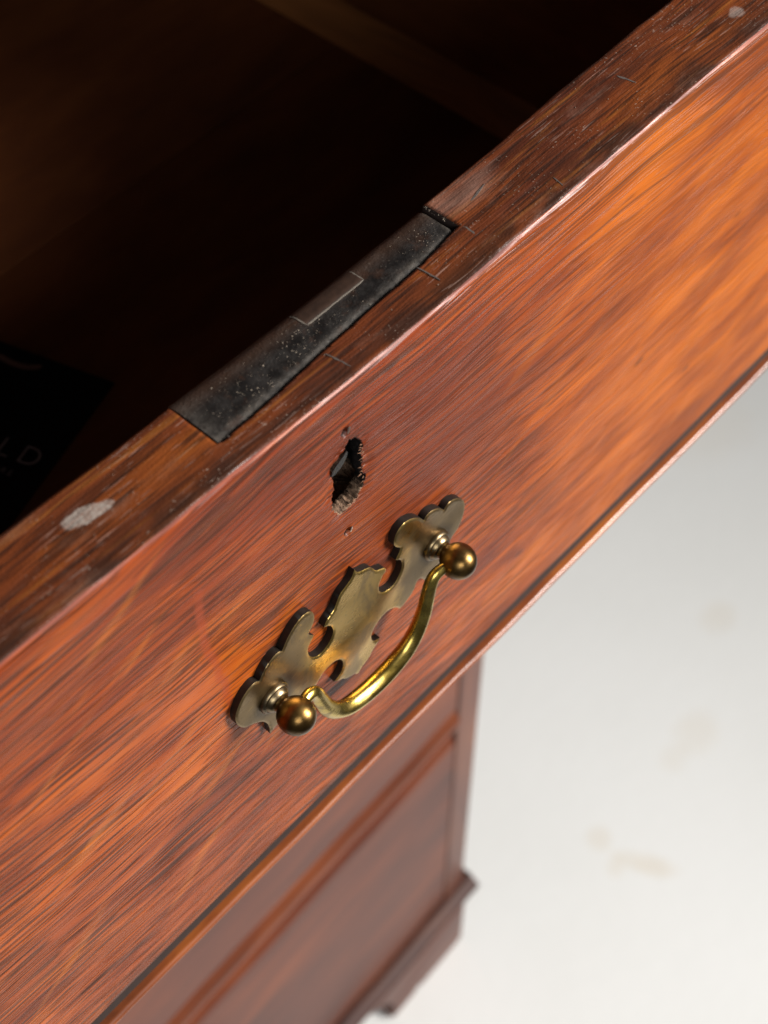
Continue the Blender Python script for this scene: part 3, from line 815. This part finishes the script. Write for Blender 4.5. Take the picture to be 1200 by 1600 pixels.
def on_top():
    while True:
        x = random.gauss(60, 60); y = random.uniform(3, 20.5)
        if x < -80 or x > 190 or (MX0 - 1 < x < MX1 + 0.5 and y > lock_front(x) - 0.6): continue
        return (x, y), float(top_z(np.array(x))) - 0.33 * ((22 - y) / 20) ** 3
dust('dust_specks', 200, on_top, front, 0.05, 0.12)
def by_gap():
    x = random.uniform(51.0, 53.5); y = random.uniform(12.5, 22)
    return (x, y), float(top_z(np.array(x))) - 0.05
dust('dust_specks', 90, by_gap, front, 0.06, 0.16)

# bent scrap of metal left in the torn keyhole, and flakes in the nail holes
def shard(name, pts, mat, parent, thick=0.25):
    bm = bmesh.new()
    A = [bm.verts.new(Vector(p) * MM) for p in pts]; B = [bm.verts.new((Vector(p) + Vector((0, thick, 0))) * MM) for p in pts]
    bm.faces.new(A); bm.faces.new(B)
    for i in range(len(pts)):
        j = (i + 1) % len(pts); bm.faces.new((A[i], A[j], B[j], B[i]))
    return bm_done(bm, name, mat, parent)
shard('metal_scrap', [(-2.7, -0.05, -26.6), (-2.4, -0.15, -25.0), (-1.0, -0.2, -23.9), (0.9, -0.2, -22.9), (2.2, -0.1, -22.2), (2.7, 0.15, -23.4), (2.5, 0.35, -25.0), (1.7, 0.45, -26.4), (0.3, 0.4, -27.2), (-1.4, 0.2, -27.3)], M['steel'], front)
M['flake'] = simple('pale_flake', (0.55, 0.47, 0.38), 0.5, 0, 2000, 0.4)
shard('nail_flake', [(2.5, -0.35, -16.6), (2.9, -0.55, -15.8), (3.3, -0.3, -15.0), (3.1, 0.0, -16.0), (2.8, 0.0, -17.0)], M['flake'], front)
shard('nail_flake', [(2.3, -0.2, -51.6), (2.5, -0.5, -50.6), (3.0, -0.35, -50.0), (3.2, -0.1, -51.0), (2.8, 0.0, -52.0)], M['flake'], front)
# splinters along the torn rim
bm = bmesh.new()
for _ in range(34):
    k = random.random()
    if k < 0.55: x = random.uniform(-1.8, 6.0); z = -42.6 + abs(x - 2) * 0.25 + random.uniform(-.7, .5)
    else: x = random.uniform(6.6, 8.0); z = random.uniform(-38, -24)
    l = random.uniform(0.4, 1.2); a = random.uniform(-0.5, 0.5); w = random.uniform(0.06, 0.16)
    d = Vector((math.cos(a + .2) * (-1 if k > .55 else random.choice((-1, 1))), random.uniform(0.0, 0.4), math.sin(a) + (0.5 if k < .55 else 0))) * l
    p = Vector((x, 0.1, z)); nrm = Vector((-d.z, 0, d.x)).normalized() * w
    vs = [bm.verts.new((p + nrm) * MM), bm.verts.new((p - nrm) * MM), bm.verts.new((p + d) * MM), bm.verts.new((p + Vector((0, 0.3, 0))) * MM)]
    for t in ((0, 1, 2), (1, 3, 2), (0, 2, 3), (0, 3, 1)): bm.faces.new([vs[i] for i in t])
M['splinter'] = simple('torn_splinters', (0.26, 0.13, 0.075), 0.7, 0, 2500, 0.6)
sp = bm_done(bm, 'splinters', M['splinter'], front, smooth=False); sp['kind'] = 'stuff'
# rear of the lock seen through the hole
box('lock_case', -0.020, 0.046, 0.0165, 0.0215, -0.052, -0.004, M['gap'], lock, bev=0.0005)

# ------------------------------------------------------------------ brass handle
def plate_outline():
    # right half, from the top point down to the foot point; cusps split the runs
    runs = [
        [(0, 26.9), (0.9, 25.0), (2.1, 24.0), (4.1, 23.0), (5.2, 22.2), (6.2, 20.6), (7.3, 18.6), (9.0, 17.4), (10.3, 16.4), (10.9, 15.0)],
        [(10.9, 15.0), (9.2, 13.6), (8.2, 11.5), (8.2, 9.0), (9.4, 6.9), (11.3, 5.7), (13.4, 5.5), (15.2, 6.9), (16.4, 9.1), (16.6, 11.7), (15.9, 13.7), (14.3, 15.4)],
        [(14.3, 15.4), (15.1, 16.5), (15.8, 17.6), (16.0, 18.7)],
        [(16.0, 18.7), (14.6, 20.4), (13.8, 22.5), (14.0, 24.8), (15.1, 26.6), (16.9, 27.4), (18.9, 27.0), (21.1, 25.6), (23.0, 23.6), (24.6, 21.1)],
        [(24.6, 21.1), (25.5, 22.0), (27.1, 22.1), (29.3, 21.0), (31.0, 19.3), (32.2, 17.4)],
        [(32.2, 17.4), (33.5, 18.5), (35.5, 18.3), (37.8, 16.7), (39.6, 14.2), (40.5, 11.5), (40.4, 8.6), (39.6, 6.0), (38.2, 3.6)],
        [(38.2, 3.6), (36.2, 2.3), (33.8, 0.2), (32.2, -2.0), (31.2, -5.0), (31.0, -9.4)],
        [(31.0, -9.4), (30.0, -8.4), (28.4, -7.9), (27.0, -7.1), (25.8, -6.6)],
        [(25.8, -6.6), (24.8, -4.6), (23.7, -3.2), (22.6, -3.0), (22.0, -4.4)],
        [(22.0, -4.4), (21.2, -5.7), (19.8, -6.9), (18.0, -7.8), (16.0, -8.4)],
        [(16.0, -8.4), (14.9, -6.5), (13.1, -4.8), (11.1, -3.7), (9.0, -3.7), (7.0, -4.7), (5.7, -6.4), (5.2, -8.6), (5.5, -10.7), (6.6, -12.5), (8.6, -13.4)],
        [(8.6, -13.4), (7.4, -14.6), (5.8, -15.6), (4.6, -17.2), (3.0, -18.2), (1.4, -19.0), (0, -20.6)],
    ]
    half = []
    for r in runs:
        half += catmull(r, 4)[:-1]
    half.append(np.array((0, -20.6)))
    other = [np.array((-p[0], p[1])) for p in half[1:-1]][::-1]
    return half + other
def build_plate(parent):
    from mathutils.geometry import delaunay_2d_cdt
    out = plate_outline()[::-1]
    res = []
    n = len(out)
    for i in range(n):                      # even out the outline to ~0.35 mm steps
        p, q = out[i], out[(i + 1) % n]; k = max(1, int(np.linalg.norm(q - p) / 0.4))
        for t in range(k): res.append(p + (q - p) * t / k)
    out = np.array(res); n = len(out)
    if sum(out[i][0] * out[(i + 1) % n][1] - out[(i + 1) % n][0] * out[i][1] for i in range(n)) < 0: out = out[::-1]
    gx, gz = np.meshgrid(np.arange(-41, 41, 0.42), np.arange(-22, 29, 0.42))
    gx = gx.ravel() + rng.uniform(-.05, .05, gx.size); gz = gz.ravel() + rng.uniform(-.05, .05, gz.size)
    ok = inside(gx, gz, out); gx = gx[ok]; gz = gz[ok]
    nx = np.roll(out, -1, 0)
    def dist(px, pz):
        d = np.full(px.shape, 9.0)
        for a_, b_ in zip(out, nx):
            e = b_ - a_; L = (e @ e) + 1e-12
            t = np.clip(((px - a_[0]) * e[0] + (pz - a_[1]) * e[1]) / L, 0, 1)
            d = np.minimum(d, np.hypot(px - a_[0] - t * e[0], pz - a_[1] - t * e[1]))
        return d
    dd = dist(gx, gz); k = dd > 0.18; gx, gz, dd = gx[k], gz[k], dd[k]
    pts = [Vector(p) for p in out] + [Vector((a_, b_)) for a_, b_ in zip(gx, gz)]
    vo, eo, fo, *_ = delaunay_2d_cdt(pts, [(i, (i + 1) % n) for i in range(n)], [list(range(n))], 1, 1e-6)
    px = np.array([v[0] for v in vo]); pz = np.array([v[1] for v in vo])
    d = dist(px, pz)
    T = 2.15
    y = T - 0.30 * np.clip(1 - d / 0.55, 0, 1) ** 2 + 0.25 * np.exp(-((px) / 14) ** 2 - ((pz - 3) / 14) ** 2) + VN(77)(px / 7, pz / 7) * 0.14
    bm = bmesh.new()
    vs = [bm.verts.new((a_ * MM, -c_ * MM, b_ * MM)) for a_, b_, c_ in zip(px, pz, y)]
    for f in fo: bm.faces.new([vs[i] for i in f])
    bmesh.ops.recalc_face_normals(bm, faces=bm.faces)
    rim = [e for e in bm.edges if len(e.link_faces) == 1]
    r = bmesh.ops.extrude_edge_only(bm, edges=rim)
    for v in [g for g in r['geom'] if isinstance(g, bmesh.types.BMVert)]: v.co.y = 0.00035
    for f in [g for g in r['geom'] if isinstance(g, bmesh.types.BMFace)]: f.material_index = 1
    o = bm_done(bm, 'handle_plate', M['brass'], parent, angle=48)
    o.data.materials.append(M['patina_shade'])
    return o
def make_handle(parent, loc):
    pl = build_plate(parent); pl.location = loc
    PX, PZ = 29.0, 6.4
    for s in (-1, 1):
        ros = [(0, 2.1), (4.5, 2.1), (4.5, 2.7), (4.2, 3.3), (3.9, 3.55), (3.6, 3.5), (3.4, 3.9), (3.0, 4.5), (2.4, 4.8), (0, 4.8)]
        lathe('rosette', [(r * MM, -y * MM) for r, y in ros], s * PX * MM, PZ * MM, M['ring'], pl)
        R = 4.75; yc = 9.7
        pr = [(0, 4.6), (2.5, 4.6), (2.2, 5.2), (2.1, 5.8)]
        a0 = math.asin(2.1 / R)
        for k in range(0, 17):
            t = a0 + (math.pi - a0) * k / 16
            pr.append((R * math.sin(t), yc - R * math.cos(t)))
        lathe('post', [(max(r, 0) * MM, -y * MM) for r, y in pr], s * PX * MM, PZ * MM, M['ball'], pl, 48)
    # bail: swan-neck ends hooked into the posts
    half = [(0, -17.6, 8.4, 2.70), (6, -16.9, 8.4, 2.65), (11.3, -14.9, 8.4, 2.5), (15.2, -11.2, 8.3, 2.3), (17.9, -6.0, 8.2, 2.15), (19.5, -0.6, 8.0, 2.0), (20.6, 3.2, 7.9, 1.85), (22.0, 5.6, 7.9, 1.7), (24.0, 6.5, 8.2, 1.6), (26.6, 6.5, 8.8, 1.45)]
    pts = [(-a, b, c, r) for a, b, c, r in half[::-1]][:-1] + half
    cr = catmull(pts, 6)
    bm = bmesh.new(); rings = []; seg = 20
    for i, p in enumerate(cr):
        d = cr[min(i + 1, len(cr) - 1)][:3] - cr[max(i - 1, 0)][:3]
        d = Vector((d[0], -d[2], d[1])).normalized()
        u = d.cross(Vector((0, 1, 0))).normalized(); v = d.cross(u).normalized()
        c = Vector((p[0], -p[2], p[1])); ring = []
        for k in range(seg):
            t = 2 * math.pi * k / seg
            e = 0.86 + 0.14 * abs(math.cos(2 * t)) ** 0.8       # softly faceted bar
            ring.append(bm.verts.new((c + (u * math.cos(t) * 1.08 + v * math.sin(t) * 0.95) * p[3] * e) * MM))
        rings.append(ring)
    for a, b in zip(rings, rings[1:]):
        for k in range(seg): bm.faces.new((a[k], a[(k + 1) % seg], b[(k + 1) % seg], b[k]))
    bm.faces.new(rings[0]); bm.faces.new(rings[-1])
    bm_done(bm, 'bail', M['bail'], pl, angle=60)
    return pl
hp = make_handle(drawer, (0.0015, 0.0, -0.091))
hp['label'] = 'shaped aged brass back plate with scalloped outline'

def copy_part(src, parent, loc):
    c = src.copy(); C.objects.link(c); c.parent = parent; c.location = loc
    for ch in list(src.children):
        d = ch.copy(); C.objects.link(d); d.parent = c
    return c
for zc in (0.775, 0.590, 0.27):
    copy_part(hp, chest, (0.0, -0.001, zc))

# ------------------------------------------------------------------ black leaflet lying in the drawer
ax = Vector((0.30, -0.954, 0)); ay = Vector((0.954, 0.30, 0))
corner = Vector((0.044, 0.145, 0))
def to_world(v): return drawer_m @ v
drawer_m = Matrix.Translation(drawer.location) @ Matrix.Rotation(math.radians(-1.694), 4, 'Z')
leaf = bpy.data.objects.new('leaflet', None); C.objects.link(leaf)
W, H = 0.150, 0.105     # along the lines of print / across them
bm = bmesh.new()
nx_, ny_ = 12, 8; T = 0.0009
def cz(a, b): return 0.0004 + 0.0012 * (a / W) ** 2
top = [[bm.verts.new((-W + W * i / nx_, -H + H * j / ny_, T + cz(-W + W * i / nx_, 0))) for j in range(ny_ + 1)] for i in range(nx_ + 1)]
bot = [[bm.verts.new((v.co.x, v.co.y, v.co.z - T)) for v in r] for r in top]
for i in range(nx_):
    for j in range(ny_):
        bm.faces.new((top[i][j], top[i + 1][j], top[i + 1][j + 1], top[i][j + 1])); bm.faces.new((bot[i][j], bot[i][j + 1], bot[i + 1][j + 1], bot[i + 1][j]))
for i in range(nx_):
    bm.faces.new((top[i][0], bot[i][0], bot[i + 1][0], top[i + 1][0])); bm.faces.new((top[i][ny_], top[i + 1][ny_], bot[i + 1][ny_], bot[i][ny_]))
for j in range(ny_):
    bm.faces.new((top[0][j], top[0][j + 1], bot[0][j + 1], bot[0][j])); bm.faces.new((top[nx_][j], bot[nx_][j], bot[nx_][j + 1], top[nx_][j + 1]))
bm_done(bm, 'card_sheet', M['card'], leaf)
# local axes: x along the print towards the drawer front, y across the print (towards the right side of the drawer)
base = Matrix(((ax.x, ay.x, 0, corner.x), (ax.y, ay.y, 0, corner.y), (0, 0, 1, -0.1484), (0, 0, 0, 1)))
leaf.matrix_world = drawer_m @ base
leaf['label'] = 'black printed card with pale letters lying inside the drawer'
leaf['category'] = 'card'
def lettering(txt, size, loc, space):
    cu = bpy.data.curves.new('lettering', 'FONT'); cu.body = txt; cu.size = size; cu.align_x = 'RIGHT'; cu.space_character = space
    cu.extrude = 0.00003; cu.resolution_u = 4; cu.offset = -size * 0.012
    tmp = bpy.data.objects.new('lettering_tmp', cu); C.objects.link(tmp)
    dg = bpy.context.evaluated_depsgraph_get()
    me = bpy.data.meshes.new_from_object(tmp.evaluated_get(dg)); bpy.data.objects.remove(tmp); bpy.data.curves.remove(cu)
    me.name = 'lettering'; me.materials.clear()
    o = link('lettering', me, leaf, [M['print']]); o.location = loc
    return o
# position of the D: world (6.4,141.6) in drawer mm -> leaflet coordinates
def leaf_xy(px, py):
    d = Vector((px * MM, py * MM, 0)) - corner
    return d.dot(ax), d.dot(ay)
dx_, dy_ = leaf_xy(7.0, 138.8)
lettering('ELD', 0.0105, (dx_ + 0.001, dy_ - 0.0037, T + 0.0006), 1.5)
sx_, sy_ = leaf_xy(-2.4, 140.3)
lettering('ORE', 0.0034, (sx_, sy_ - 0.001, T + 0.0006), 1.35)
arc = [leaf_xy(a, b) for a, b in ((24.5, 190), (25.6, 185), (26.6, 181.4), (27.4, 176.5), (29.0, 172), (31.0, 169.3), (33.2, 167.6))]
bm = bmesh.new(); L = []; R = []
ap = catmull(arc, 4)
for i, p in enumerate(ap):
    d = ap[min(i + 1, len(ap) - 1)] - ap[max(i - 1, 0)]; d /= np.linalg.norm(d); nn = np.array((-d[1], d[0])) * 0.0011 * (1 if i < len(ap) - 2 else 0.5)
    z = T + cz(p[0], 0) + 0.00006
    L.append(bm.verts.new((*(p + nn), z))); R.append(bm.verts.new((*(p - nn), z)))
for i in range(len(ap) - 1): bm.faces.new((L[i], R[i], R[i + 1], L[i + 1]))
bm_done(bm, 'printed_flourish', M['print_b'], leaf)
